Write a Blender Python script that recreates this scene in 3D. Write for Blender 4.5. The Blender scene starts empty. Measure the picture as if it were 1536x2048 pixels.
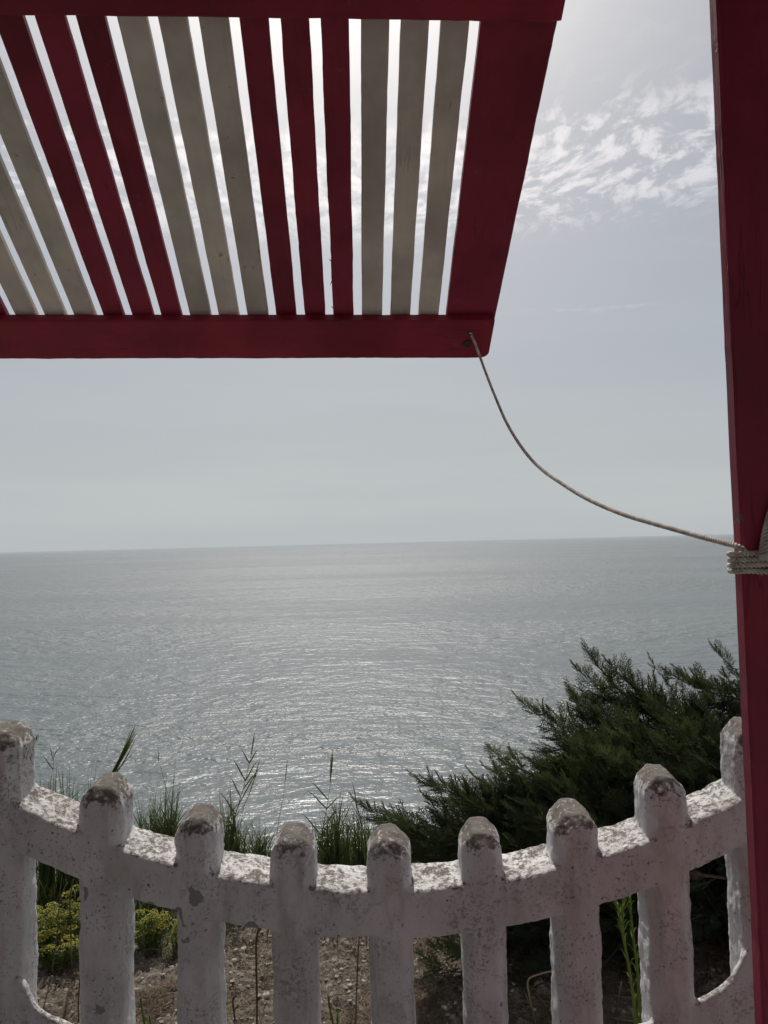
import bpy, math, random
import numpy as np
from mathutils import Vector, Matrix, noise
random.seed(7); rng = np.random.default_rng(7)
S = bpy.context.scene; C = S.collection
PI = math.pi
# ---------------------------------------------------------------- camera
F = 1480.0; PITCH = math.radians(2.4); ROLL = math.radians(1.45); EYE = 1.5
def ray(px, py):
    """direction in the world of a point of the 1536 x 2048 photograph, used to survey real positions"""
    x = px-768; y = 1024-py
    c, s = math.cos(-ROLL), math.sin(-ROLL)
    x, y = c*x-s*y, s*x+c*y
    cp, sp = math.cos(PITCH), math.sin(PITCH)
    return np.array([x/F, cp-y/F*sp, sp+y/F*cp])
def U(px, py, Y):
    d = ray(px, py); return d*(Y/d[1])+np.array([0, 0, EYE])
cam = bpy.data.cameras.new('camera'); co = bpy.data.objects.new('camera', cam); C.objects.link(co)
fw = Vector(ray(768, 1024)).normalized(); rt = (Vector(ray(868, 1024))-Vector(ray(768, 1024))).normalized(); up = rt.cross(fw)
M = Matrix((rt, up, -fw)).transposed().to_4x4(); M.translation = (0, 0, EYE); co.matrix_world = M
cam.sensor_fit = 'VERTICAL'; cam.sensor_height = 36; cam.lens = F/2048*36; cam.clip_start = .02; cam.clip_end = 400000
S.camera = co
# ---------------------------------------------------------------- light
SUN_EL = math.radians(50); SUN_AZ = math.radians(-4.0)     # azimuth from +Y towards +X
SUN_STRENGTH = 4.6; SKY_STRENGTH = 0.085
S.view_settings.view_transform = 'Standard'; S.view_settings.look = 'None'
S.view_settings.gamma = 1; S.view_settings.use_curve_mapping = False; S.view_settings.exposure = -0.42
S.render.engine = 'CYCLES'
W = bpy.data.worlds.new('World'); S.world = W; W.use_nodes = True
class N:
    """small helper for node trees"""
    def __init__(s, nt): s.nt = nt; s.nt.nodes.clear()
    def n(s, t, **k):
        nd = s.nt.nodes.new(t); ins = k.pop('ins', {})
        for a, b in k.items(): setattr(nd, a, b)
        for a, b in ins.items(): s.set(nd, a, b)
        return nd
    def set(s, nd, a, b):
        sock = nd.inputs[a]
        if isinstance(b, bpy.types.NodeSocket): s.nt.links.new(b, sock)
        elif isinstance(b, bpy.types.Node): s.nt.links.new(b.outputs[0], sock)
        else: sock.default_value = b
    def math(s, op, a, b=0.0, c=None, clamp=False):
        nd = s.n('ShaderNodeMath', operation=op, use_clamp=clamp); s.set(nd, 0, a); s.set(nd, 1, b)
        if c is not None: s.set(nd, 2, c)
        return nd.outputs[0]
    def mix(s, f, a, b, blend='MIX'):
        nd = s.n('ShaderNodeMix', data_type='RGBA', blend_type=blend, clamp_factor=True)
        s.set(nd, 0, f); s.set(nd, 6, a); s.set(nd, 7, b); return nd.outputs[2]
    def rng(s, v, a, b, c=0.0, d=1.0, smooth=True):
        nd = s.n('ShaderNodeMapRange', interpolation_type='SMOOTHSTEP' if smooth else 'LINEAR')
        s.set(nd, 0, v)
        for i, q in enumerate((a, b, c, d)): s.set(nd, i+1, q)
        return nd.outputs[0]
    def noise(s, vec, scale, detail=4, rough=.55, **k):
        nd = s.n('ShaderNodeTexNoise', **k); s.set(nd, 'Vector', vec)
        s.set(nd, 'Scale', scale); s.set(nd, 'Detail', detail); s.set(nd, 'Roughness', rough); return nd.outputs[0]
    def map(s, vec, scale=(1, 1, 1), rot=(0, 0, 0), loc=(0, 0, 0)):
        nd = s.n('ShaderNodeMapping'); s.set(nd, 0, vec); nd.inputs[1].default_value = loc
        nd.inputs[2].default_value = rot; nd.inputs[3].default_value = scale; return nd.outputs[0]
g = N(W.node_tree)
sky = g.n('ShaderNodeTexSky', sky_type='NISHITA', sun_disc=False, sun_elevation=SUN_EL, sun_rotation=SUN_AZ,
          altitude=50, air_density=1.0, dust_density=4.0, ozone_density=1.0)
hs = g.n('ShaderNodeHueSaturation', ins={'Saturation': .62, 'Color': sky.outputs[0]})
tc = g.n('ShaderNodeTexCoord'); sep = g.n('ShaderNodeSeparateXYZ', ins={0: tc.outputs['Generated']})
dz = g.math('MAXIMUM', sep.outputs[2], .02)
haze_f = g.rng(sep.outputs[2], 0.0, .42, .92, .42)
streak = g.noise(g.map(tc.outputs['Generated'], (1.2, 1.2, 9)), 1.6, 4, .55)         # faint layers in the haze
hz = g.mix(g.rng(sep.outputs[2], .0, .38), (7.9, 8.5, 8.75, 1), (6.5, 7.2, 8.15, 1))
hz = g.mix(g.rng(streak, .35, .7), hz, g.mix(1.0, hz, (1.06, 1.05, 1.035, 1), 'MULTIPLY'))
base = g.mix(haze_f, hs.outputs[0], hz)              # milky haze in the air, thicker low down
cv = g.n('ShaderNodeCombineXYZ', ins={0: g.math('DIVIDE', sep.outputs[0], dz), 1: g.math('DIVIDE', sep.outputs[1], dz)}).outputs[0]
warp = g.n('ShaderNodeTexNoise', ins={'Vector': cv, 'Scale': 2.0, 'Detail': 3.0})
cv2 = g.n('ShaderNodeVectorMath', operation='MULTIPLY_ADD', ins={0: warp.outputs['Color'], 1: (.35, .35, .35), 2: cv}).outputs[0]
fine = g.noise(g.map(cv2, (1.25, .85, 1), (0, 0, .25)), 13.0, 9, .62)
big = g.noise(g.map(cv, (1, 1, 1), loc=(3.1, 1.7, 0)), 1.15, 2, .5)
dens = g.math('ADD', g.math('MULTIPLY', fine, .75), g.math('MULTIPLY', big, .55))
band = g.math('MULTIPLY', g.rng(sep.outputs[2], .365, .415), g.rng(sep.outputs[2], .525, .465, .05, 1.0))
cl = g.math('MULTIPLY', g.rng(dens, .565, .70), band)
wisp = g.math('MULTIPLY', g.rng(g.noise(g.map(cv2, (.35, 2.2, 1), (0, 0, .35)), 2.2, 6, .6), .58, .78), g.rng(sep.outputs[2], .15, .3, 0, .3))
cl = g.math('MAXIMUM', cl, wisp)
lit = g.mix(1.0, base, (1.60, 1.52, 1.45, 1), 'MULTIPLY')
lit = g.mix(g.rng(fine, .36, .66), base, lit)
col = g.mix(g.math('MULTIPLY', cl, .95), base, lit)
bg = g.n('ShaderNodeBackground', ins={0: col, 1: SKY_STRENGTH})
out = g.n('ShaderNodeOutputWorld', ins={0: bg.outputs[0]})
sl = bpy.data.lights.new('sun', 'SUN'); sl.energy = SUN_STRENGTH; sl.angle = math.radians(.5); sl.color = (1, .965, .91)
so = bpy.data.objects.new('sun', sl); C.objects.link(so)
sd = Vector((math.sin(SUN_AZ)*math.cos(SUN_EL), math.cos(SUN_AZ)*math.cos(SUN_EL), math.sin(SUN_EL)))
so.rotation_euler = sd.to_track_quat('Z', 'Y').to_euler(); so.location = sd*20
# ---------------------------------------------------------------- helpers
def obj(name, me, mat=None, parent=None, **props):
    o = bpy.data.objects.new(name, me); C.objects.link(o)
    if mat is not None and me is not None and not me.materials: me.materials.append(mat)
    if parent is not None: o.parent = parent
    for k, v in props.items(): o[k] = v
    return o
def thing(name, label, cat, loc=(0, 0, 0), group=None):
    o = bpy.data.objects.new(name, None); C.objects.link(o); o.location = loc; o.empty_display_size = .1
    o['label'] = label; o['category'] = cat
    if group: o['group'] = group
    return o
def mesh(name, v, f, smooth=True):
    me = bpy.data.meshes.new(name); me.from_pydata([tuple(map(float, p)) for p in v], [], [tuple(q) for q in f]); me.update()
    if smooth: me.polygons.foreach_set('use_smooth', [True]*len(me.polygons))
    return me
def np_mesh(name, v, f, smooth=False, tint=None):
    """fast mesh from arrays; f is (n,3) or (n,4)"""
    v = np.asarray(v, np.float32); f = np.asarray(f, np.int32); k = f.shape[1]
    me = bpy.data.meshes.new(name); me.vertices.add(len(v)); me.vertices.foreach_set('co', v.ravel())
    me.loops.add(f.size); me.loops.foreach_set('vertex_index', f.ravel())
    me.polygons.add(len(f)); me.polygons.foreach_set('loop_start', np.arange(0, f.size, k, dtype=np.int32))
    me.polygons.foreach_set('loop_total', np.full(len(f), k, np.int32))
    me.update(calc_edges=True)
    me.polygons.foreach_set('use_smooth', [smooth]*len(f))
    if tint is not None:
        a = me.attributes.new('tint', 'FLOAT', 'POINT'); a.data.foreach_set('value', np.asarray(tint, np.float32))
    return me
class MB:
    """collects shapes for one mesh"""
    def __init__(s): s.v = []; s.f = []; s.t = []
    def add(s, v, f, t=0.0):
        b = len(s.v); s.v += [tuple(map(float, p)) for p in v]; s.f += [tuple(i+b for i in q) for q in f]; s.t += [t]*len(v)
    def tube(s, pts, r, n=6, t=0.0, cap=True):
        pts = [Vector(p) for p in pts]; m = len(pts)
        rr = r if hasattr(r, '__len__') else [r]*m
        T = [(pts[min(i+1, m-1)]-pts[max(i-1, 0)]).normalized() for i in range(m)]
        a = T[0].orthogonal().normalized(); v = []
        for i in range(m):
            a = (a-T[i]*a.dot(T[i])).normalized(); b = T[i].cross(a)
            for k in range(n):
                q = 2*PI*k/n; v.append(pts[i]+(a*math.cos(q)+b*math.sin(q))*rr[i])
        f = [(i*n+k, i*n+(k+1) % n, (i+1)*n+(k+1) % n, (i+1)*n+k) for i in range(m-1) for k in range(n)]
        if cap: f += [tuple(range(n))[::-1], tuple((m-1)*n+k for k in range(n))]
        s.add(v, f, t)
    def ribbon(s, pts, w, side, fold=.35, t=0.0):
        """grass blade: two narrow strips meeting in a shallow keel"""
        m = len(pts); v = []; side = Vector(side)
        for i, p in enumerate(pts):
            p = Vector(p); d = (Vector(pts[min(i+1, m-1)])-Vector(pts[max(i-1, 0)])).normalized()
            sv = (side-d*side.dot(d)).normalized(); nn = d.cross(sv)
            ww = w*(1-(i/(m-1))**1.6)*(.55+.45*min(1, i*2/(m-1)))+.0002
            v += [p-sv*ww, p+nn*ww*fold, p+sv*ww]
        f = []
        for i in range(m-1):
            a = 3*i; f += [(a, a+1, a+4, a+3), (a+1, a+2, a+5, a+4)]
        s.add(v, f, t)
    def build(s, name, mat, parent=None, smooth=True, **props):
        me = mesh(name, s.v, s.f, smooth)
        a = me.attributes.new('tint', 'FLOAT', 'POINT'); a.data.foreach_set('value', s.t)
        return obj(name, me, mat, parent, **props)
def catmull(P, n):
    P = [np.array(p, float) for p in P]; P = [2*P[0]-P[1]]+P+[2*P[-1]-P[-2]]; out = []
    for i in range(1, len(P)-2):
        for k in range(n):
            t = k/n; a, b, c, d = P[i-1:i+3]
            out.append(.5*((2*b)+(c-a)*t+(2*a-5*b+4*c-d)*t*t+(3*b-a-3*c+d)*t**3))
    out.append(P[-2]); return out
def resample(P, step):
    P = np.array(P); d = np.r_[0, np.cumsum(np.linalg.norm(np.diff(P, axis=0), axis=1))]
    s = np.arange(0, d[-1], step); return np.stack([np.interp(s, d, P[:, i]) for i in range(3)], 1)
# ---------------------------------------------------------------- materials
def material(name):
    m = bpy.data.materials.new(name); m.use_nodes = True; g = N(m.node_tree)
    p = g.n('ShaderNodeBsdfPrincipled'); o = g.n('ShaderNodeOutputMaterial', ins={0: p.outputs[0]}); return m, g, p, o
def bump(g, p, h, strength, dist, prev=None):
    b = g.n('ShaderNodeBump', ins={'Height': h, 'Strength': strength, 'Distance': dist})
    if prev is not None: g.set(b, 'Normal', prev)
    g.set(p, 'Normal', b.outputs[0]); return b.outputs[0]
def paint_mat(name, c, axis, chip=(.16, .12, .09), rough=.5):
    """weathered oil paint over a board whose grain runs along axis"""
    m, g, p, o = material(name); tc = g.n('ShaderNodeTexCoord').outputs['Object']
    info = g.n('ShaderNodeObjectInfo').outputs['Random']
    off = g.n('ShaderNodeVectorMath', operation='ADD', ins={0: tc, 1: g.n('ShaderNodeCombineXYZ', ins={0: g.math('MULTIPLY', info, 13.), 1: g.math('MULTIPLY', info, 7.), 2: info}).outputs[0]}).outputs[0]
    sc = [26, 26, 26]; sc[axis] = 1.1
    grain = g.noise(g.map(off, sc), 4.0, 6, .6)
    cloud = g.noise(off, 3.5, 5, .6); spots = g.noise(off, 42, 3, .6); mid = g.noise(off, 11, 6, .65)
    k = tuple(q*.72 for q in c[:3])+(1,); l = tuple(min(1, q*1.22+.01) for q in c[:3])+(1,)
    col = g.mix(g.rng(cloud, .3, .7), k, l)
    col = g.mix(g.rng(grain, .55, .75, 0, .3), col, k)
    dirt = g.math('MULTIPLY', g.rng(spots, .66, .72), g.rng(mid, .5, .6))
    col = g.mix(dirt, col, chip+(1,))
    scr = g.noise(g.map(off, [q*1.2 if q > 2 else 4 for q in sc]), 2.2, 2, .5)
    col = g.mix(g.math('MULTIPLY', g.rng(scr, .72, .76), g.rng(mid, .52, .6)), col, (chip[0]*.6, chip[1]*.6, chip[2]*.6, 1))
    sc2 = [9, 9, 9]; sc2[axis] = .7
    cn = g.noise(g.map(off, sc2), 3.0, 3, .6); ck = g.math('MULTIPLY', g.rng(g.math('ABSOLUTE', g.math('SUBTRACT', cn, .5)), .004, .012, 1, 0), g.rng(g.noise(off, 2.4, 2), .53, .60))
    col = g.mix(g.math('MULTIPLY', ck, .38), col, tuple(q*.3 for q in c[:3])+(1,))
    g.set(p, 'Base Color', col); g.set(p, 'Roughness', g.rng(cloud, .3, .7, rough-.06, rough+.16)); g.set(p, 'Specular IOR Level', .35)
    n = bump(g, p, g.math('SUBTRACT', grain, g.math('MULTIPLY', ck, .8)), .6, .0018); bump(g, p, g.math('SUBTRACT', mid, g.math('MULTIPLY', dirt, .8)), .4, .002, n)
    return m
RED_Y = paint_mat('red_paint_down_slope', (.28, .025, .056), 1)
RED_X = paint_mat('red_paint_across', (.30, .022, .046), 0)
RED_Z = paint_mat('red_paint_upright', (.27, .022, .052), 2)
CREAM = paint_mat('cream_paint', (.68, .655, .585), 1, chip=(.28, .2, .14), rough=.55)
def concrete_mat():
    m, g, p, o = material('whitewashed_concrete'); tc = g.n('ShaderNodeTexCoord').outputs['Object']
    nz = g.n('ShaderNodeSeparateXYZ', ins={0: g.n('ShaderNodeNewGeometry').outputs['Normal']}).outputs[2]
    pos = g.n('ShaderNodeSeparateXYZ', ins={0: tc})
    a = g.noise(tc, 9, 6, .62); b = g.noise(tc, 105, 5, .74); c = g.noise(tc, 190, 3, .6); d = g.noise(tc, 28, 6, .68)
    pits = g.n('ShaderNodeTexVoronoi', ins={'Vector': tc, 'Scale': 62.0, 'Randomness': 1.0}).outputs['Distance']
    pitr = g.rng(g.math('ADD', pits, g.math('MULTIPLY', g.noise(tc, 42, 5, .7), .62)), .355, .40, 1, 0)
    col = g.mix(g.rng(a, .3, .7), (.62, .61, .615, 1), (.755, .745, .75, 1))
    col = g.mix(g.rng(g.noise(g.map(tc, (1, 1, .25)), 26, 6, .65), .48, .70, 0, .55), col, (.42, .40, .375, 1))
    col = g.mix(g.rng(g.noise(g.map(tc, (1, 1, .5), loc=(1, 2, 5)), 5.5, 7, .72), .50, .64, 0, .38), col, (.36, .335, .30, 1))   # runs
    # lichen and soot: thicker where rain lies, on the upward faces and towards the picket heads
    upw = g.rng(nz, .15, .85, 0, .135)
    hgt = g.math('SUBTRACT', pos.outputs[2], g.math('MULTIPLY_ADD', g.math('MULTIPLY', pos.outputs[0], pos.outputs[0]), .37, .885))
    head = g.rng(hgt, .005, .075, 0, .10)
    k = g.math('ADD', g.math('ADD', g.math('MULTIPLY', d, .40), g.math('MULTIPLY', b, .60)), g.math('ADD', upw, head))
    col = g.mix(g.rng(k, .595, .67, 0, .78), col, (.26, .23, .195, 1))
    col = g.mix(g.rng(g.math('ADD', k, g.math('MULTIPLY', c, .15)), .70, .79, 0, .85), col, (.115, .10, .082, 1))
    speck = g.math('MULTIPLY', g.rng(c, .57, .64), g.rng(g.noise(tc, 11, 4, .65), .45, .62))
    col = g.mix(g.math('MULTIPLY', speck, .75), col, (.17, .15, .135, 1))
    col = g.mix(g.math('MULTIPLY', pitr, .85), col, (.10, .09, .085, 1))
    # paint flaked off down to grey concrete
    wob = g.n('ShaderNodeVectorMath', operation='MULTIPLY_ADD', ins={0: g.n('ShaderNodeTexNoise', ins={'Vector': tc, 'Scale': 38.0, 'Detail': 4.0}).outputs['Color'], 1: (.045, .045, .045), 2: tc}).outputs[0]
    flk = 0.0
    for (px, py, rad) in ((392, 1790, .012), (384, 1802, .009), (268, 1806, .010), (292, 1813, .012), (306, 1818, .008), (352, 1828, .013), (362, 1842, .008), (500, 1860, .011), (515, 1864, .007), (174, 1786, .008), (372, 1880, .006), (200, 2020, .010), (1012, 2010, .007), (1395, 1740, .006)):
        c0 = U(px, py, 1.35)+.0225
        dd0 = g.n('ShaderNodeVectorMath', operation='DISTANCE', ins={0: wob, 1: tuple(c0)}).outputs['Value']
        flk = g.math('MAXIMUM', flk, g.rng(dd0, rad, rad+.0012, 1, 0))
    col = g.mix(flk, col, (.30, .295, .30, 1))
    smk = g.math('MULTIPLY', g.rng(g.noise(tc, 150, 4, .7), .50, .60), g.rng(g.noise(tc, 8, 5, .68), .46, .62))
    col = g.mix(g.math('MULTIPLY', smk, .55), col, (.19, .165, .145, 1))
    g.set(p, 'Base Color', col); g.set(p, 'Roughness', .86); g.set(p, 'Specular IOR Level', .25)
    n = bump(g, p, g.math('ADD', g.math('ADD', g.math('MULTIPLY', b, .8), g.math('MULTIPLY', c, .35)), g.math('MULTIPLY', d, 1.2)), .55, .0026)
    bump(g, p, g.math('ADD', g.math('ADD', pitr, g.math('MULTIPLY', flk, .8)), g.math('MULTIPLY', smk, .5)), -.7, .0016, n)
    return m
CONC = concrete_mat()
def leaf_mat(name, lo, hi, trans=.35, rough=.55, extra=None):
    m, g, p, o = material(name); t = g.n('ShaderNodeAttribute', attribute_name='tint').outputs['Fac']
    tc = g.n('ShaderNodeTexCoord').outputs['Object']
    v = g.math('ADD', t, g.rng(g.noise(tc, 9, 3), .3, .7, -.22, .22), clamp=True)
    col = g.mix(v, lo+(1,), hi+(1,))
    if extra: col = g.mix(g.rng(t, .93, .99), col, extra+(1,))
    g.set(p, 'Base Color', col); g.set(p, 'Roughness', rough); g.set(p, 'Specular IOR Level', .3)
    tr = g.n('ShaderNodeBsdfTranslucent', ins={0: g.mix(1., col, (1.25, 1.2, .7, 1), 'MULTIPLY')})
    mx = g.n('ShaderNodeMixShader', ins={0: trans, 1: p.outputs[0], 2: tr.outputs[0]}); g.set(o, 0, mx.outputs[0]); return m
JUN = leaf_mat('juniper_scale_leaves', (.030, .046, .026), (.125, .16, .078), .3, .6, (.16, .19, .05))
GRASS = leaf_mat('coarse_green_grass', (.04, .062, .028), (.115, .15, .06), .35, .55, (.26, .2, .11))
STRAW = leaf_mat('dry_straw', (.085, .050, .032), (.31, .25, .165), .2, .7)
HERB = leaf_mat('fresh_green_leaves', (.07, .12, .025), (.2, .26, .06), .4, .5)
YEL = leaf_mat('yellow_green_florets', (.30, .31, .05), (.58, .54, .13), .3, .6)
def plain(name, c, rough=.8, vary=.3, scale=20, bmp=.3, dist=.002, c2=None):
    m, g, p, o = material(name); tc = g.n('ShaderNodeTexCoord').outputs['Object']
    n = g.noise(tc, scale, 6, .6); k = (c2 or tuple(q*(1-vary) for q in c))+(1,)
    g.set(p, 'Base Color', g.mix(g.rng(n, .35, .65), c+(1,), k)); g.set(p, 'Roughness', rough); bump(g, p, n, bmp, dist); return m
ROPE = plain('sun_bleached_rope', (.76, .71, .63), .85, .35, 60, .4, .0006)
BARK = plain('grey_brown_bark', (.12, .085, .06), .9, .4, 30, .6, .004)
STONE = plain('pale_limestone', (.47, .44, .39), .8, .3, 25, .3, .002)
GREY = plain('grey_gravel', (.33, .29, .25), .9, .45, 30, .4, .003)
SHELL = plain('brown_snail_shell', (.17, .10, .07), .45, .5, 90, .2, .0005)
def soil_mat():
    m, g, p, o = material('dry_stony_soil'); tc = g.n('ShaderNodeTexCoord').outputs['Object']
    a = g.noise(tc, 2.2, 6, .6); b = g.noise(tc, 30, 8, .68); c = g.noise(tc, 140, 4, .65)
    v = g.n('ShaderNodeTexVoronoi', ins={'Vector': tc, 'Scale': 55.0}).outputs['Distance']
    col = g.mix(g.rng(a, .38, .62), (.19, .165, .135, 1), (.125, .092, .068, 1))
    col = g.mix(g.rng(b, .42, .68), col, (.30, .27, .23, 1))
    col = g.mix(g.rng(c, .58, .7, 0, .6), col, (.06, .045, .03, 1))
    g.set(p, 'Base Color', col); g.set(p, 'Roughness', .95); g.set(p, 'Specular IOR Level', .15)
    bump(g, p, g.math('ADD', g.math('ADD', b, g.math('MULTIPLY', c, .4)), g.math('MULTIPLY', v, -.5)), 1.0, .022); return m
SOIL = soil_mat()
def sea_mat():
    m, g, p, o = material('sea_water'); tc = g.n('ShaderNodeTexCoord').outputs['Object']
    def lay(rz, sx, sy, s, d, r=.55): return g.noise(g.map(tc, (sx, sy, 1), (0, 0, rz)), s, d, r)
    swell = lay(.12, .5, 1, .035, 3); mid = lay(-.05, .7, 1, .12, 2, .5); chop = lay(.22, .62, 1, .36, 2, .5); rip = lay(-.18, .7, 1, 1.0, 2, .5); fine = lay(.4, .7, 1, 3.2, 2, .5)
    gust = lay(.08, .22, 1, .0085, 4, .6); far = lay(.02, .10, 1, .0011, 3, .55)
    wind = g.math('ADD', g.rng(gust, .35, .65, .62, 1.08), g.rng(far, .42, .62, -.22, .12))
    patch = g.rng(lay(.3, .3, 1, .004, 4), .35, .7)
    col = g.mix(patch, (.10, .118, .120, 1), (.125, .142, .140, 1))
    g.set(p, 'Base Color', col); g.set(p, 'IOR', 1.33); g.set(p, 'Roughness', g.rng(wind, .5, 1.1, .33, .40, False))
    n0 = bump(g, p, swell, .8, 3.0); n1 = bump(g, p, mid, g.math('MULTIPLY', wind, 1.0, clamp=True), 2.7, n0)
    n2 = bump(g, p, chop, g.math('MULTIPLY', wind, 1.0, clamp=True), 1.35, n1)
    n3 = bump(g, p, rip, g.math('MULTIPLY', wind, 1.0, clamp=True), .55, n2)
    bump(g, p, fine, g.math('MULTIPLY', wind, .9, clamp=True), .10, n3)
    return m
SEA = sea_mat()
# ---------------------------------------------------------------- the setting: sea and ground
R = 60000.0; v = []; f = []
rr = [0, 60, 150, 400, 1000, 3000, 10000, 40000, R]; nseg = 64
v = [(0, 0, -52)]
for r_ in rr[1:]: v += [(r_*math.cos(2*PI*k/nseg), r_*math.sin(2*PI*k/nseg), -52) for k in range(nseg)]
for k in range(nseg): f.append((0, 1+k, 1+(k+1) % nseg))
for i in range(len(rr)-2):
    for k in range(nseg):
        a = 1+i*nseg; f.append((a+k, a+nseg+k, a+nseg+(k+1) % nseg, a+(k+1) % nseg))
obj('sea', mesh('sea', v, f, False), SEA, None, kind='structure')

def edge_y(x): return 3.35+.25*math.sin(x*1.3+.6)+.12*math.sin(x*4.1)
def ground_z(x, y, fine_detail=True):
    e = edge_y(x)
    z = .03*noise.noise((x*.9, y*.9, 3.))
    if fine_detail and abs(x) < 2.6 and 1.0 < y < 4.2:
        z += .022*noise.noise((x*7, y*7, 1.))+.020*noise.fractal((x*24, y*24, 5.), .8, 2.1, 3)
    if y > e:
        t = y-e; z -= .55*t*t if t < 1.2 else .792+(t-1.2)*1.6
    if y > 44: z = max(z, -60)
    return max(z, -60)
def axis(parts):
    o = []
    for a, b, s in parts: o += list(np.arange(a, b, s))
    return o+[parts[-1][1]]
xs = axis([(-80, -10, 5), (-10, -2.4, .4), (-2.4, -1.5, .04), (-1.5, 1.5, .0095), (1.5, 2.4, .04), (2.4, 10, .4), (10, 80, 5)])
ys = axis([(-40, -4, 4), (-4, 1, .5), (1, 2.1, .06), (2.1, 3.3, .0095), (3.3, 4.6, .05), (4.6, 8, .3), (8, 60, 3)])
v = [(x, y, ground_z(x, y)) for y in ys for x in xs]
nx = len(xs); f = [(j*nx+i, j*nx+i+1, (j+1)*nx+i+1, (j+1)*nx+i) for j in range(len(ys)-1) for i in range(nx-1)]
ground = obj('ground', np_mesh('ground', v, f, True), SOIL, None, kind='structure')
# ---------------------------------------------------------------- concrete fence
PX = [-.720, -.530, -.357, -.183, -.008, .163, .333, .500, .674]              # nine uprights, the outer two are the end posts
def zt(x): return .876+.37*x*x
def loft(mb, secs):
    k = len(secs[0]); v = [p for s_ in secs for p in s_]; f = []
    for i in range(len(secs)-1):
        for j in range(k): f.append((i*k+j, i*k+(j+1) % k, (i+1)*k+(j+1) % k, (i+1)*k+j))
    f += [tuple(range(k))[::-1], tuple((len(secs)-1)*k+j for j in range(k))]; mb.add(v, f)
def fence_raw():
    mb = MB(); X0, X1 = PX[0], PX[-1]; secs = []
    for i in range(41):
        x = X0+(X1-X0)*i/40; z = zt(x)
        secs.append([(x, 1.356, z-.084), (x, 1.350, z-.076), (x, 1.350, z-.006), (x, 1.356, z), (x, 1.445, z+.008), (x, 1.454, z-.006), (x, 1.450, z-.078), (x, 1.440, z-.086)])
    loft(mb, secs); secs = []
    for i in range(61):
        x = X0+(X1-X0)*i/60; d = min(x-X0, X1-x)-.045
        z = .542+.36*(x+.04)**2+.05*math.exp(-max(d, 0)/.018)
        secs.append([(x, 1.358, .43), (x, 1.357, z-.004), (x, 1.361, z), (x, 1.371, z), (x, 1.375, z-.004), (x, 1.376, .43)])
    loft(mb, secs)
    for i, x in enumerate(PX):
        end = i in (0, 8); k = 1.12 if end else 1+.03*math.sin(i*2.3); hh = .022 if i in (0, 8) else (.008 if i in (1, 7) else 0); j = .004*math.sin(i*5.1)
        z = zt(x)+hh+.003*math.sin(i*3.7); secs = []
        for y, hw, sh, ap in ((1.349, .021, .050, .066), (1.371, .0395, .052, .084), (1.43, .0395, .054, .092), (1.457, .021, .050, .074)):
            hw *= k; fr = ap < .08; a1 = .60 if fr else .84; a2 = .10 if fr else .36; m1 = sh+(ap-sh)*(.40 if fr else .42); e = .002*math.sin(i*4.3)
            secs.append([(x-hw+j, y, -.12), (x+hw+j, y, -.12), (x+hw, y, z+sh), (x+hw*a1, y, z+m1+e), (x+hw*a2, y, z+ap-.003), (x-hw*a2, y, z+ap-.002-e), (x-hw*a1, y, z+m1-e), (x-hw, y, z+sh)])
        loft(mb, secs)
    return mesh('raw', mb.v, mb.f, False)
raw = fence_raw(); tmp = bpy.data.objects.new('raw', raw); C.objects.link(tmp)
rm = tmp.modifiers.new('r', 'REMESH'); rm.mode = 'VOXEL'; rm.voxel_size = .0037
sm = tmp.modifiers.new('s', 'SMOOTH'); sm.factor = .5; sm.iterations = 4
dg = bpy.context.evaluated_depsgraph_get(); ev = tmp.evaluated_get(dg).to_mesh()
nv = len(ev.vertices); V = np.empty(nv*3, np.float32); ev.vertices.foreach_get('co', V); V = V.reshape(-1, 3)
NN = np.empty(nv*3, np.float32); ev.vertices.foreach_get('normal', NN); NN = NN.reshape(-1, 3)
FL = np.array([p.vertices[:] for p in ev.polygons if len(p.vertices) == 4], np.int32)
tmp.evaluated_get(dg).to_mesh_clear(); bpy.data.objects.remove(tmp)
disp = np.array([.0030*noise.noise(Vector(p)*17)+.0020*noise.noise(Vector(p)*48)+.0011*noise.noise(Vector(p)*120) for p in V.tolist()], np.float32)
V = V+NN*disp[:, None]
whole = np_mesh('whole', V, FL, True); whole.vertices.foreach_get('normal', (nb := np.empty(nv*3, np.float32))); NN = nb.reshape(-1, 3)
cen = V[FL].mean(1); zt_c = .876+.37*cen[:, 0]**2
pi_ = np.abs(cen[:, :1]-np.array(PX)[None]).argmin(1); px_ = np.array(PX)[pi_]
near = np.abs(cen[:, 0]-px_) < .054
dd = np.minimum(cen[:, 0]-PX[0], PX[-1]-cen[:, 0])-.045
zl = .542+.36*(cen[:, 0]+.04)**2+.05*np.exp(-np.maximum(dd, 0)/.018)
inpk = near & ((cen[:, 2] > zt_c+.012) | ((cen[:, 2] < zt_c-.086) & ((cen[:, 2] > zl+.004) | (cen[:, 2] < .428))))
inpk |= ((pi_ == 0) & (cen[:, 0] < PX[0]+.046)) | ((pi_ == 8) & (cen[:, 0] > PX[8]-.046))
lower = (~inpk) & (cen[:, 2] < zl+.012) & (cen[:, 2] < zt_c-.1)
def piece(name, mask):
    q = FL[mask]; u, inv = np.unique(q, return_inverse=True)
    me = np_mesh(name, V[u], inv.reshape(q.shape), True); me.normals_split_custom_set_from_vertices([tuple(a) for a in NN[u].tolist()]); return me
FM = []
for i in range(9): FM.append(('end_post' if i in (0, 8) else 'picket', piece('picket', inpk & (pi_ == i))))
FM.append(('top_rail', piece('top_rail', (~inpk) & (~lower)))); FM.append(('lower_rail', piece('lower_rail', lower)))
def fence(x, label):
    t = thing('concrete_fence', label, 'fence', (x, 0, 0), 'cast concrete picket fence panels')
    for nme, me in FM: obj(nme, me, CONC, t)
    return t
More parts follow.
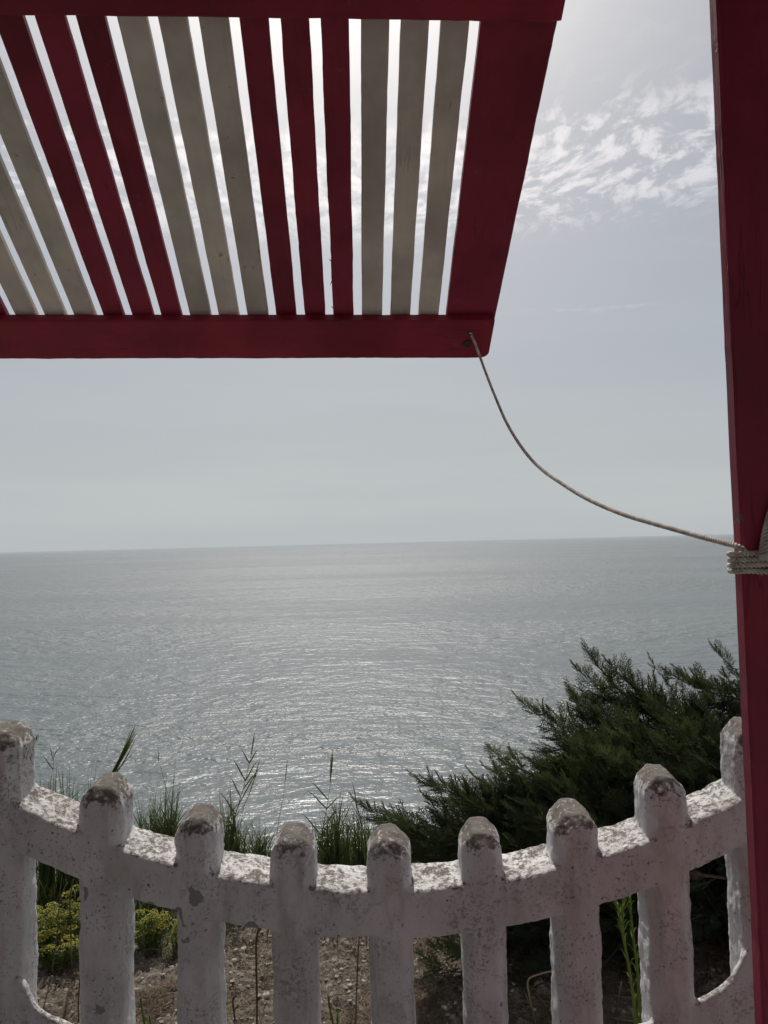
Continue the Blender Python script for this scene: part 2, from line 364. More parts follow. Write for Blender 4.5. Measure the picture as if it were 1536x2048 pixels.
fence(0, 'whitewashed concrete picket fence panel with a sagging top rail, overlooking the sea')
fence(-1.560, 'whitewashed concrete fence panel joining the left end of the middle panel')
fence(1.560, 'whitewashed concrete fence panel running on to the right behind the red post')
# snail on the inner corner of the right end bay
sp = U(1391, 1752, 1.372); mb = MB()
for k in range(40):
    a = k*.42; r_ = .0068*math.exp(-k*.055); w = .0052*math.exp(-k*.055)
    if k == 0: pts = []; rad = []
    pts.append((r_*.75*math.cos(a), -k*.00012, r_*.75*math.sin(a))); rad.append(w)
mb.tube(pts, rad, 8)
t = mb.build('snail_shell', SHELL); t.location = sp; t['label'] = 'small round brown snail shell under the top rail near the red post'; t['category'] = 'snail shell'
# ---------------------------------------------------------------- shutter of slats
SR = Matrix(((.99931712, -.03657047, -.00528109), (.03375618, .84544567, .53299357), (-.01502695, -.53280787, .84610281))).to_4x4()
SR.translation = (.19115109, 1.25339728, 2.40858255)
def board(x0, x1, y0, y1, z0, z1, long_axis, seed, jit=.0007, ch=.0025, corner=0):
    """plank with eased arrises and slightly wavering edges; long_axis 0, 1 or 2"""
    lo = [x0, y0, z0]; hi = [x1, y1, z1]; A = long_axis; B, D = [i for i in range(3) if i != A]
    n = max(6, int((hi[A]-lo[A])/.018)); v = []; f = []
    T_ = [lo[A]+(hi[A]-lo[A])*i/n for i in range(n+1)]
    if corner: T_ = [t for t in T_ if t < hi[A]-corner]+[hi[A]-corner*(1-math.sin(q*PI/16)) for q in range(9)]
    n = len(T_)-1
    for i in range(n+1):
        t = T_[i]
        e = 0 if 0 < i < n else ch*.8
        s = [(lo[B]+ch, lo[D]), (hi[B]-ch, lo[D]), (hi[B], lo[D]+ch), (hi[B], hi[D]-ch), (hi[B]-ch, hi[D]), (lo[B]+ch, hi[D]), (lo[B], hi[D]-ch), (lo[B], lo[D]+ch)]
        cb, cd = (lo[B]+hi[B])/2, (lo[D]+hi[D])/2
        wl = jit*(noise.noise((t*9, seed*3.1, 0))*1.6+noise.noise((t*60, seed*1.7, 4))); wr = jit*(noise.noise((t*9, seed*3.1, 9))*1.6+noise.noise((t*60, seed*1.7, 13)))
        rd = 0.
        if corner:
            d = hi[A]-t
            if d < corner: rd = corner-math.sqrt(max(0, corner*corner-(corner-d)**2))
        for b, d_ in s:
            bb = b+(wl if b < cb else wr); dd_ = d_
            bb += (e if b < cb else -e); dd_ += (e if d_ < cd else -e)
            if rd and b > cb: bb -= rd
            p = [0, 0, 0]; p[A] = t; p[B] = bb; p[D] = dd_; v.append(tuple(p))
    for i in range(n):
        for k in range(8): f.append((i*8+k, i*8+(k+1) % 8, (i+1)*8+(k+1) % 8, (i+1)*8+k))
    f += [tuple(range(8))[::-1], tuple(n*8+k for k in range(8))]
    me = mesh('board', v, f, False); bm_fix(me); return me
import bmesh
def bm_fix(me):
    b = bmesh.new(); b.from_mesh(me); bmesh.ops.recalc_face_normals(b, faces=b.faces); b.to_mesh(me); b.free()
sh = thing('slatted_shutter', 'propped open wooden shutter of dark red and cream slats hanging over the sea view', 'shutter')
sh.matrix_world = SR
NS = 27
for k in range(1, NS):
    cream = ((k-1)//3) % 2 == 0
    x0 = -.07*k
    o = obj('slat', board(x0+.0004*math.sin(k*7), x0+.05+.0005*math.sin(k*3), -.115, .745, 0.0, .017, 1, k, .0010 if k in (4, 5) else .0006), CREAM if cream else RED_Y, sh)
    o['label'] = 'cream painted slat' if cream else 'dark red painted slat'
me = board(0, .130, -.118, .748, 0, .022, 1, 50, .0008)
for q in me.vertices:
    if q.co.x > .06: q.co.x += .0045-.0125*q.co.y/.65
obj('side_board', me, RED_Y, sh)
xl = -.07*NS+.05
obj('side_board', board(xl-.13, xl, -.118, .748, 0, .022, 1, 51, .0008), RED_Y, sh)
obj('bottom_board', board(xl-.125, .1165, .651, .776, -.027, -.0015, 0, 52, .0012, .003, .022), RED_X, sh)
obj('top_board', board(xl-.135, .135, -.135, -.0065, -.027, -.0015, 0, 53, .0008), RED_X, sh)
# sticks of torn wood on one red slat edge
for (yy, s_) in ((.50, 1), (.555, -1), (.635, 1)):
    mb = MB(); mb.tube([(-.0700*4+.001, yy, .002), (-.07*4-.002, yy-.004*s_, -.001), (-.07*4-.0035, yy-.010*s_, -.003)], [.0013, .0009, .0003], 5)
    mb.build('splinter', BARK, sh)
SRn = np.array(SR)
def sw(x, y, z): return Vector(SRn[:3, :3]@np.array([x, y, z])+SRn[:3, 3])
def ring(center, ax, r, w, h, n=16):
    ax = Vector(ax).normalized(); a = ax.orthogonal().normalized(); b = ax.cross(a); m_ = MB(); secs = []
    for (q, hh) in ((r*.35, h*.5), (r*.62, h*.55), (r*.75, h), (r*.92, h*.9), (r, 0), (r*1.02, -.002)):
        secs.append([Vector(center)+(a*math.cos(2*PI*k/n)+b*math.sin(2*PI*k/n))*q+ax*hh for k in range(n)])
    m_.v = []; loft(m_, secs); return m_
METAL = plain('rusted_steel', (.09, .065, .055), .55, .5, 120, .4, .0006)
def on_board(px, py, zoff=-.0285):
    d = Vector(ray(px, py)); n = Vector(SRn[:3, 2]); A0 = Vector(SRn[:3, 3])+n*zoff-Vector((0, 0, EYE))
    return d*(A0.dot(n)/d.dot(n))+Vector((0, 0, EYE))
INV = SR.inverted()
m_ = ring(INV@on_board(934, 688), (0, 0, -1), .0115, .002, .003); o = m_.build('bolt', METAL, sh)
m_ = ring(INV@on_board(939, 667), (0, 0, -1), .0075, .002, .0015); o = m_.build('eyelet', METAL, sh)
# ---------------------------------------------------------------- red post and shelter behind the camera
x0 = U(1462, 1024, .90)[0]
PF, PB = .872, .895; XL = U(1461, 1000, PB)[0]
post = obj('wooden_post', board(XL, XL+.145, PF, PB, -.02, 2.95, 2, 60, .0005, .003), RED_Z)
post['label'] = 'dark red painted wooden post at the right edge, wrapped with rope'; post['category'] = 'post'
GREYW = paint_mat('weathered_grey_boards', (.30, .29, .28), 0)
shel = thing('wooden_shelter', 'dark red timber shelter in whose open front the viewer stands, its unseen back wall added to shade the fence', 'shelter', (-.7, -.6, 0))
def lp(me): me.transform(Matrix.Translation((.7, .6, 0))); return me
XR = 2.0; XLL = -3.2
obj('side_post', lp(board(xl-.13+.17, xl-.13+.31, PF, PB, -.02, 2.95, 2, 61, .0012, .004)), RED_Z, shel)
obj('lintel', lp(board(XLL, XR, .845, .868, 2.70, 2.86, 0, 62, .0008)), RED_X, shel)
k = 0; y = -2.4
while y < .84:
    obj('roof_board', lp(board(XLL, XR, y, y+.146, 2.87, 2.89, 0, 70+k, .0006)), RED_X, shel); y += .15; k += 1
k = 0; x = XLL
while x < -.3:
    obj('wall_board', lp(board(x, x+.146, -2.42, -2.40, .03, 2.868, 2, 100+k, .0006)), CREAM, shel); x += .15; k += 1  # unseen back wall, only partly closed, added to darken the fence front
k = 0; y = -2.4
while y < .7:
    obj('floor_board', lp(board(XLL, XR, y, y+.146, .045, .07, 0, 150+k, .0006)), GREYW, shel)
    obj('wall_board', lp(board(XLL-.02, XLL, y, y+.146, .075, 2.868, 2, 180+k, .0006)), CREAM, shel)
    obj('wall_board', lp(board(XR, XR+.02, y, y+.146, .075, 2.868, 2, 210+k, .0006)), CREAM, shel); y += .15; k += 1
# ---------------------------------------------------------------- rope
def rope(mb, path, r=.0034, pitch=.0150, phase=0.):
    P_ = resample(catmull(path, 14), pitch/9); m = len(P_)
    T = np.gradient(P_, axis=0); T /= np.linalg.norm(T, axis=1)[:, None]
    a = np.cross(T[0], [0, 0, 1.]); a /= np.linalg.norm(a); A = []
    for i in range(m): a = a-T[i]*a.dot(T[i]); a /= np.linalg.norm(a); A.append(a.copy())
    A = np.array(A); B = np.cross(T, A); th = np.arange(m)*2*PI/9+phase
    for s_ in range(3):
        q = th+s_*2*PI/3; mb.tube(P_+(A*np.cos(q)[:, None]+B*np.sin(q)[:, None])*r*.62, r*.46, 6)
    # loose fibres
    for _ in range(m//16):
        i = rng.integers(2, m-2); d = rng.normal(size=3); d /= np.linalg.norm(d)
        mb.tube([P_[i], P_[i]+d*r*1.5, P_[i]+d*r*2.1+T[i]*r], [.00025, .0002, .0001], 3)
h0 = on_board(940, 664, -.020); h1 = on_board(948, 682, -.036); h2 = on_board(958, 708, -.036)
endp = U(1478, 1094, PF-.004)
A2 = np.array([h2.x, h2.y]); dirp = np.array([endp[0], endp[1]])-A2; nrm = np.array([-dirp[1], dirp[0]])
def on_plane(px, py):
    d = ray(px, py); t = A2.dot(nrm)/d[:2].dot(nrm); return d*t+np.array([0, 0, EYE])
mid = [on_plane(*q) for q in ((966, 730), (978, 762), (992, 797), (1012, 843), (1036, 884), (1062, 918), (1090, 944), (1122, 966), (1160, 990), (1200, 1010), (1250, 1030), (1300, 1045), (1350, 1059), (1400, 1073), (1450, 1086))]
rp = thing('rope', 'thin twisted beige rope sagging from the shutter corner to the red post', 'rope', tuple(endp))
mb = MB(); off = np.array(endp)
XRr = XL+.145
rope(mb, [np.array(h0)-off, np.array(h1)-off, np.array(h2)-off]+[m0-off for m0 in mid]+[endp-off, np.array([endp[0]+.010, PF-.006, endp[2]-.010])-off])
mb.build('hanging_line', ROPE, rp)
mb = MB(); kc = np.array(h0)-off; kr = []
for q in range(26):
    a = q*.55; kr.append(kc+np.array([math.cos(a)*.0042, math.sin(a)*.0042*.6-.007+q*.0001, math.sin(a)*.0042-.001+.0022*math.sin(q*.37)]))
mb.tube(kr, .0024, 6); mb.build('knot', ROPE, rp)
def wrap_path(z0, zr, zend=None):
    r = .0036; o = [(XL+.07, PB+r, z0-.001), (XL+.004, PB+r, z0), (XL-r, PB-.001, z0), (XL-r, PF+.002, z0), (XL+.004, PF-r, z0+.0005)]
    for k in range(1, 8):
        t = k/8; o.append((XL+.145*t, PF-r-.0008*math.sin(t*PI), z0+(zr-z0)*t**1.4))
    o += [(XRr+r, PF+.002, zr), (XRr+r, PB-.001, zr), (XRr-.004, PB+r, zr), (XL+.07, PB+r, (z0+zr)/2)]
    return [np.array(p)-off for p in o]
zc = U(1465, 1109, PF)[2]
mb = MB()
for k, (dz_, rz) in enumerate(((0, .016), (-.0068, .010), (-.0133, .0085), (-.0200, -.0098))):
    rope(mb, wrap_path(zc+dz_, zc+dz_+rz), phase=k*1.3)
mb.build('wrapped_coil', ROPE, rp)
mb = MB()                                          # tail running up from the coil beyond the right edge
q0 = U(1522, 1112, PF-.009); q1 = U(1527, 1080, PF-.009); q2 = U(1536, 1040, PF-.008); q3 = U(1552, 985, PF-.006)
for s_ in (0, 1): rope(mb, [p+np.array([.0045*s_, -.001*s_, 0])-off for p in (q0, q1, q2, q3)], phase=s_)
mb.tube([q0-off+np.array([-.004, -.004, -.002]), q0-off+np.array([.012, -.006, 0]), q0-off+np.array([.03, -.003, .004])], .0042, 8)
mb.build('loose_tail', ROPE, rp)
# ---------------------------------------------------------------- juniper
def twig(v, f, p0, p1, w):
    d = p1-p0; L = np.linalg.norm(d)+1e-9; d = d/L; s = np.cross(d, [0.13, .21, .97]); s /= np.linalg.norm(s)+1e-9; n = np.cross(d, s); m = p0+(p1-p0)*.45
    b = len(v)
    v += [p0, m+s*w, p1, m-s*w, m+n*w, m-n*w]; f += [(b, b+1, b+2), (b, b+2, b+3), (b, b+4, b+2), (b, b+2, b+5)]
def spray_template(seed):
    r = np.random.default_rng(seed); v = []; f = []
    ax = [np.array([t, .05*math.sin(t*3+seed)*t, .14*t*t]) for t in np.linspace(0, 1, 9)]
    at = lambda t: np.array([np.interp(t, np.linspace(0, 1, 9), [a[i] for a in ax]) for i in range(3)])
    for i in range(8): twig(v, f, ax[i]-.02*(ax[i+1]-ax[i]), ax[i+1]+.25*(ax[i+1]-ax[i]), .016*(1-.6*i/8)+.006)
    for k in range(13):
        t = .1+.86*k/13; sd_ = 1 if k % 2 else -1; L = (.42*(1-t)**.7+.12)*r.uniform(.8, 1.15); a = math.radians(r.uniform(32, 48))
        p = at(t); d = np.array([math.cos(a), sd_*math.sin(a), r.uniform(-.15, .3)]); d /= np.linalg.norm(d); p1 = p+d*L
        twig(v, f, p, p1, .016)
        for j in range(max(2, int(L/.07))):
            u = .2+.75*j/max(2, int(L/.07)); s2 = 1 if j % 2 else -1; a2 = a*sd_+s2*math.radians(38)
            q = p+d*L*u; d2 = np.array([math.cos(a2), math.sin(a2), r.uniform(-.3, .4)]); twig(v, f, q, q+d2*r.uniform(.075, .13), .013)
    return np.array(v), np.array(f)
TPL = [spray_template(s_) for s_ in range(5)]
FV = []; FF = []; FT = []; nb_ = 0; LIMB = MB()
def emit(p, d, L, tint, roll):
    global nb_
    v, f = TPL[rng.integers(5)]
    d = d/np.linalg.norm(d); s = np.cross([0, 0, 1.], d); s /= np.linalg.norm(s)+1e-9; n = np.cross(d, s)
    s2 = s*math.cos(roll)+n*math.sin(roll); n2 = -s*math.sin(roll)+n*math.cos(roll)
    FV.append(p+(v[:, :1]*d+v[:, 1:2]*s2+v[:, 2:]*n2)*L); FF.append(f+nb_); FT.append(np.full(len(v), tint)); nb_ += len(v)
def branch(base, tip, bow=.12, side=4, dens_=1.0, r0=.012, green=.35, limb=True):
    base = np.array(base, float); tip = np.array(tip, float); L = np.linalg.norm(tip-base)
    c = (base+tip)/2+np.array([0, 0, -bow*L])+rng.normal(size=3)*.04*L
    P_ = [(1-t)**2*base+2*t*(1-t)*c+t*t*tip for t in np.linspace(0, 1, 12)]
    if limb: LIMB.tube(P_, [r0*(1-.85*i/11) for i in range(12)], 5)
    P_ = np.array(P_); tt = np.linspace(0, 1, 12)
    def at(t): return np.array([np.interp(t, tt, P_[:, i]) for i in range(3)])
    def tan(t): a = at(min(1, t+.03))-at(max(0, t-.03)); return a/np.linalg.norm(a)
    t = max(.2, 1-.75/L)
    while t < .985:
        d = tan(t); k = rng.normal(size=3); k -= d*k.dot(d); k /= np.linalg.norm(k); k[2] += .10
        rem = (1-t)*L
        dd_ = d+k*.75; dd_ /= np.linalg.norm(dd_)
        if rem > .16 and side and rng.random() < .30:       # a side branchlet carrying its own sprays
            LL = min(.30, rem*.65)*rng.uniform(.7, 1.1); p0 = at(t); ge = green+rng.uniform(-.15, .2)
            LIMB.tube([p0, p0+dd_*LL*.5+[0, 0, .01], p0+dd_*LL], [.003, .002, .001], 3, cap=False)
            u = .1
            while u < 1:
                k2 = rng.normal(size=3); k2 -= dd_*k2.dot(dd_); k2 /= np.linalg.norm(k2); e = dd_+k2*.6
                emit(p0+dd_*LL*u, e, rng.uniform(.06, .095)*(1.1-.4*u), ge, rng.uniform(-1, 1)); u += .14
            emit(p0+dd_*LL*.93, dd_, .08, ge, rng.uniform(-1, 1))
        else: emit(at(t), dd_, min(.13, .05+rem*.35)*rng.uniform(.8, 1.15), green+rng.uniform(-.2, .25), rng.uniform(-1, 1))
        t += .017/L/dens_
    emit(at(.975), tan(.97), .085, green+.2, 0); emit(at(.93), tan(.95), .09, green+.1, .8)
JB = np.array([1.18, 3.05, .0]); 
tips = [(1158, 1286, 2.9), (1140, 1322, 2.95), (1205, 1312, 2.9), (1026, 1384, 2.75), (1060, 1400, 2.85), (1232, 1340, 3.0), (1130, 1368, 2.9), (1325, 1328, 3.0), (1375, 1345, 3.1), (1470, 1400, 3.1), (1490, 1375, 3.0), (1560, 1380, 3.1), (850, 1548, 2.6), (905, 1590, 2.55), (1008, 1535, 2.6), (775, 1615, 2.6), (950, 1545, 2.65), (1090, 1500, 2.6), (1290, 1372, 3.0),
        (1108, 1455, 2.7), (1045, 1500, 2.6), (1150, 1490, 2.7), (966, 1522, 2.6), (985, 1555, 2.6), (817, 1536, 2.62), (840, 1580, 2.7), (893, 1558, 2.6), (703, 1588, 2.6), (770, 1640, 2.65), (930, 1585, 2.55), (1080, 1540, 2.5), (860, 1640, 2.5), (1010, 1600, 2.45), (1180, 1400, 2.7), (1220, 1450, 2.6), (800, 1665, 2.7), (735, 1655, 2.75)]
for (px, py, Y) in tips:
    tp = U(px+22, py+24, Y); low = max(0.05, min(.9, (tp[2]-.1)*.55))
    bx = tp+np.array([rng.uniform(.55, .85), rng.uniform(.0, .2), -rng.uniform(.14, .30)]); bx[2] = max(bx[2], .12)
    if py < 1400 and px < 1250: bx = tp+np.array([rng.uniform(.42, .56), .1, -rng.uniform(.32, .42)])
    branch(bx, tp, .10, 4, 1.1, .007, .42)
prof_x = [800, 860, 950, 1030, 1110, 1180, 1250, 1330, 1420, 1520, 1650]; prof_y = [1690, 1640, 1600, 1560, 1450, 1410, 1395, 1400, 1400, 1395, 1390]
cnt = 0
while cnt < 180:
    Y = rng.uniform(2.42, 3.6); px = rng.uniform(830, 1680); a_ = U(px, float(np.interp(px, prof_x, prof_y))+34, Y); X = a_[0]
    zmax = a_[2]; zmin = .03 if px > 900 else .3
    if zmax < zmin+.05: continue
    z = rng.uniform(zmin, zmax)
    # leave the near lower left corner open over the stony ground
    if z < .45 and px < 1000 and Y < 2.62: continue
    tp = np.array([X, Y, z]); d = tp-(JB+np.array([.1, .1, .3])); L = np.linalg.norm(d)
    if L < .25: continue
    d = d/L*.45+np.array([-.62, -.05, .22]); L = 1; bs = tp-d*.8; bs[2] = max(bs[2], .03)
    branch(bs, tp, .06, 3, .95, .005, .22 if z < .5 else .34); cnt += 1
# the few brighter, yellowish shoots seen among the dark sprays
for (px, py, Y) in ((1000, 1512, 2.50), (1215, 1512, 2.45), (1240, 1530, 2.45), (880, 1900, 2.50), (905, 1885, 2.46), (860, 1925, 2.5)):
    tp = U(px, py, Y); branch(tp+np.array([.13, .12, -.10]), tp, .05, 0, 1.2, .003, .72)
print('juniper sprays', len(FV), 'tris', sum(len(q) for q in FF))
jun = thing('juniper_bush', 'large dark green juniper bush spreading leftwards behind the right half of the fence', 'bush', tuple(JB))
me = np_mesh('foliage', np.concatenate(FV)-JB, np.concatenate(FF), False, np.concatenate(FT)); obj('foliage', me, JUN, jun, kind='stuff')
LIMB.v = [(p[0]-JB[0], p[1]-JB[1], p[2]-JB[2]) for p in LIMB.v]; LIMB.build('branches', BARK, jun, kind='stuff')
mb = MB(); mb.tube([(0, 0, -.1), (-.03, -.02, .15), (.0, .03, .45), (.05, 0, .8)], [.075, .06, .045, .02], 10)
mb.tube([(-.02, -.02, .1), (-.25, -.15, .28), (-.55, -.28, .42)], [.045, .03, .012], 8); mb.build('trunk', BARK, jun)
# ---------------------------------------------------------------- grasses
def blade_pts(base, h, lean, az, curve, n=6):
    o = []
    for i in range(n):
        t = i/(n-1); r_ = lean*t+curve*t*t; o.append((base[0]+math.cos(az)*r_*h, base[1]+math.sin(az)*r_*h, base[2]+h*t*(1-.25*(lean+curve)**2*t)))
    return o
def tuft(mb, c, n, h, spread=.06, w=.0028, lean=.35, tintr=(.1, .8), azb=None):
    for _ in range(n):
        a = rng.uniform(0, 2*PI); q = rng.uniform(0, spread); az = (a+rng.normal()*.5) if azb is None else azb+rng.normal()*.6
        b = (c[0]+math.cos(a)*q, c[1]+math.sin(a)*q, c[2]-.02); hh = h*rng.uniform(.45, 1.05)
        side = (math.cos(az+PI/2+rng.normal()*.5), math.sin(az+PI/2+rng.normal()*.5), 0)
        mb.ribbon(blade_pts(b, hh, rng.uniform(.02, lean), az, rng.uniform(.0, .35)), w*rng.uniform(.6, 1.2), side, t=rng.uniform(*tintr) if rng.random() > .12 else 1.0)
def gz(x, y): return ground_z(x, y, False)
mb = MB()
for _ in range(330):
    x = rng.uniform(-2.3, .75); y = rng.uniform(3.02, 3.75); tuft(mb, (x, y, gz(x, y)), 12, rng.uniform(.12, .30), .07, .0042, .7)
for _ in range(120):
    x = rng.uniform(-1.7, -.68); y = rng.uniform(2.76, 3.1); tuft(mb, (x, y, gz(x, y)), 12, rng.uniform(.08, .17), .05, .0022, .8, (.2, .95))
mb.build('grass', GRASS, kind='stuff')
def clump(pxs, label):
    """leafy clump whose tops reach the surveyed points"""
    m = np.mean([U(*q, 3.2)[0] for q in pxs]); c = (m, 3.22, gz(m, 3.22)); t = thing('grass_clump', label, 'grass', c, 'tall grass clumps at the cliff edge')
    mb = MB()
    for q in pxs*2:
        tp = U(q[0]+rng.normal()*4, q[1]-16+abs(rng.normal())*14, 3.2+rng.uniform(-.05, .1)); h = tp[2]-c[2]
        for s_ in range(9):
            bx = m+rng.normal()*.03-c[0]+(tp[0]-m)*.45; by = rng.normal()*.03; hh = h*(1 if s_ == 0 else rng.uniform(.5, .97)); dx = (tp[0]-c[0]-bx)*hh/h+rng.normal()*.03*(s_ > 0); n = 7
            pts = [(bx+dx*(i/(n-1))**1.4, by+.03*(i/(n-1)), hh*i/(n-1)) for i in range(n)]
            mb.ribbon(pts, rng.uniform(.0028, .0046), (math.cos(rng.normal()*.6), math.sin(rng.normal()*.6), 0), t=rng.uniform(.05, .7))
            for u in (.4, .55, .7):
                if rng.random() < .6:
                    p = np.array(pts[int(u*(n-1))]); a = rng.choice([-1, 1])*rng.uniform(.3, .6); L = rng.uniform(.06, .13)
                    mb.ribbon([p, p+np.array([math.sin(a)*L*.5, 0, math.cos(a)*L*.5]), p+np.array([math.sin(a*1.3)*L, .01, math.cos(a*1.1)*L])], .0019, (1, .2, 0), t=rng.uniform(.1, .8))
    mb.build('leaves', GRASS, t, kind='stuff'); return t
clump([(272, 1590), (290, 1570), (305, 1600), (316, 1575), (330, 1548), (338, 1590), (345, 1600), (285, 1600), (300, 1580), (322, 1612), (342, 1580)], 'dense green grass clump between the second and third picket heads from the left')
clump([(455, 1590), (462, 1600), (470, 1640), (485, 1660), (452, 1570)], 'narrow grass clump just right of the third picket head from the left')
clump([(518, 1640), (512, 1660), (505, 1650), (528, 1668)], 'short grass clump just left of the fourth picket head')
clump([(640, 1660), (655, 1640), (680, 1600), (672, 1590), (660, 1650), (690, 1590), (630, 1640)], 'grass clump between the two middle picket heads')
clump([(715, 1590), (722, 1630), (735, 1650), (745, 1640), (728, 1600)], 'grass clump against the juniper tips left of the centre picket')
clump([(85, 1560), (90, 1540), (95, 1570), (78, 1580)], 'small grass clump just right of the leftmost post head')
clump([(120, 1540), (128, 1530), (135, 1560), (118, 1575)], 'grass clump over the lit rail left of the second picket head')
clump([(150, 1590), (166, 1548), (155, 1570), (172, 1580)], 'thin grass clump touching the second picket head on its left')
def stalk(top, foot, label, leaves, w=.003, Y=3.25):
    tp = U(*top, Y); ft = U(*foot, Y); k = (ft[2]-gz(ft[0], Y))/(tp[2]-ft[2]); b = ft-(tp-ft)*k*.8; b[2] = gz(b[0], Y); t = thing('grass_stalk', label, 'grass stalk', tuple(b), 'tall grass stalks')
    P_ = catmull([np.zeros(3), ft-b, (tp+ft)/2-b+[.006, 0, 0], tp-b], 5); mb = MB(); mb.tube(P_, [w*.55*(1-.75*i/(len(P_)-1)) for i in range(len(P_))], 5, t=.4); mb.build('stem', GRASS, t)
    n = 0
    for (u, a, L) in leaves:
        i = int(u*(len(P_)-1)); p = np.array(P_[i]); a = math.radians(a); m2 = MB()
        m2.ribbon([p, p+np.array([math.sin(a)*L*.35, .003, math.cos(a)*L*.35]), p+np.array([math.sin(a)*L*.7, .01, math.cos(a)*L*.7]), p+np.array([math.sin(a*1.1)*L, .02, math.cos(a*1.1)*L])], w, (1, .3, 0), t=.45); m2.build('leaf', GRASS, t)
    return t
stalk((510, 1474), (466, 1650), 'tallest grass stalk, leaning right over the third picket gap', [(.55, -28, .10), (.6, 38, .09), (.68, -30, .11), (.72, 30, .1), (.5, 30, .22), (.8, -32, .07), (.85, 30, .07), (.92, 8, .10), (.45, -35, .12)], .0042)
stalk((520, 1520), (478, 1640), 'slender grass stalk right beside the tallest one', [(.6, 20, .1), (.8, 15, .08)], .003)
stalk((574, 1520), (556, 1652), 'bare thin grass stalk rising just left of the fourth picket head', [(.85, 6, .08)], .0026)
stalk((667, 1510), (640, 1690), 'dark upright grass stalk between the two middle picket heads', [(.86, 2, .13), (.9, 4, .11), (.72, -42, .11), (.66, 48, .07), (.6, -45, .12), (.52, 40, .1), (.45, -40, .13), (.4, 30, .12)], .004)
stalk((683, 1585), (668, 1690), 'shorter grass stalk right of the dark upright one', [(.7, 10, .1), (.6, -12, .1)], .0034)
stalk((702, 1575), (735, 1700), 'grass stalk leaning left beside the juniper', [(.7, -18, .08), (.8, -10, .1)], .0036)
stalk((107, 1498), (100, 1580), 'thin grass stalk right of the leftmost post head', [(.85, -20, .06), (.9, 25, .05), (.7, -40, .08)], .0026)
stalk((310, 1508), (328, 1560), 'hair thin stalk above the dense clump, leaning left', [(.8, -5, .05)], .0018)
# the feathery head leaning right above the second picket
t = thing('reed_head', 'feathery bunch of blades leaning right above the second picket head', 'reed', tuple(U(200, 1640, 2.9)))
b0 = U(219, 1560, 2.9)-U(200, 1640, 2.9); mb = MB()
for k in range(15):
    tp = U(279-abs(rng.normal())*16*(k > 0), 1444+abs(rng.normal())*22*(k > 0), 2.9)-U(200, 1640, 2.9); s_ = b0+rng.normal(size=3)*.004
    m = (s_+tp)/2+np.array([.006+rng.normal()*.003, 0, .002]); mb.ribbon(catmull([s_, m, tp], 4), .0026, (1, .3, 0), t=rng.uniform(.1, .6))
mb.build('blades', GRASS, t); mb = MB(); r0_ = U(200, 1640, 2.9); g0 = (-.06, .02, gz(r0_[0]-.06, 2.92)-r0_[2]); mb.tube([g0, (-.03, .01, -.25), (0, 0, -.02), tuple(b0)], .0032, 6, t=.3); mb.build('stem', GRASS, t)
t = thing('reed_head', 'dark short reed tip poking out right of the leftmost post head', 'reed', tuple(U(60, 1500, 2.9)))
b0 = U(60, 1500, 2.9); mb = MB()
for k in range(5): mb.ribbon([(-.02, 0, -.05), U(68, 1482, 2.9)-b0+rng.normal(size=3)*.003, U(79+rng.normal(), 1464+3*k, 2.9)-b0], .0032, (1, .3, 0), t=.3)
mb.build('blades', GRASS, t); mb = MB(); mb.tube([(-.08, .02, gz(b0[0]-.08, 2.92)-b0[2]), (-.05, 0, -.4), (-.02, 0, -.05)], .003, 6, t=.3); mb.build('stem', GRASS, t)
t = thing('reed_head', 'pale thin reed head standing among the upper juniper sprays', 'reed', tuple(U(1165, 1450, 3.3)))
b0 = U(1165, 1450, 3.3); mb = MB()
for k in range(12): mb.ribbon([U(1160, 1420, 3.3)-b0, U(1148+rng.normal()*3, 1392, 3.3)-b0, U(1138+rng.normal()*3, 1366+rng.uniform(0, 10), 3.3)-b0], .002, (1, .3, 0), t=.9)
mb.build('plume', STRAW, t); mb = MB(); mb.tube([(.1, .0, gz(b0[0]+.1, 3.3)-b0[2]), (.05, 0, -.4), (.01, 0, -.05), U(1160, 1420, 3.3)-b0], .0025, 6, t=.7); mb.build('stem', STRAW, t)
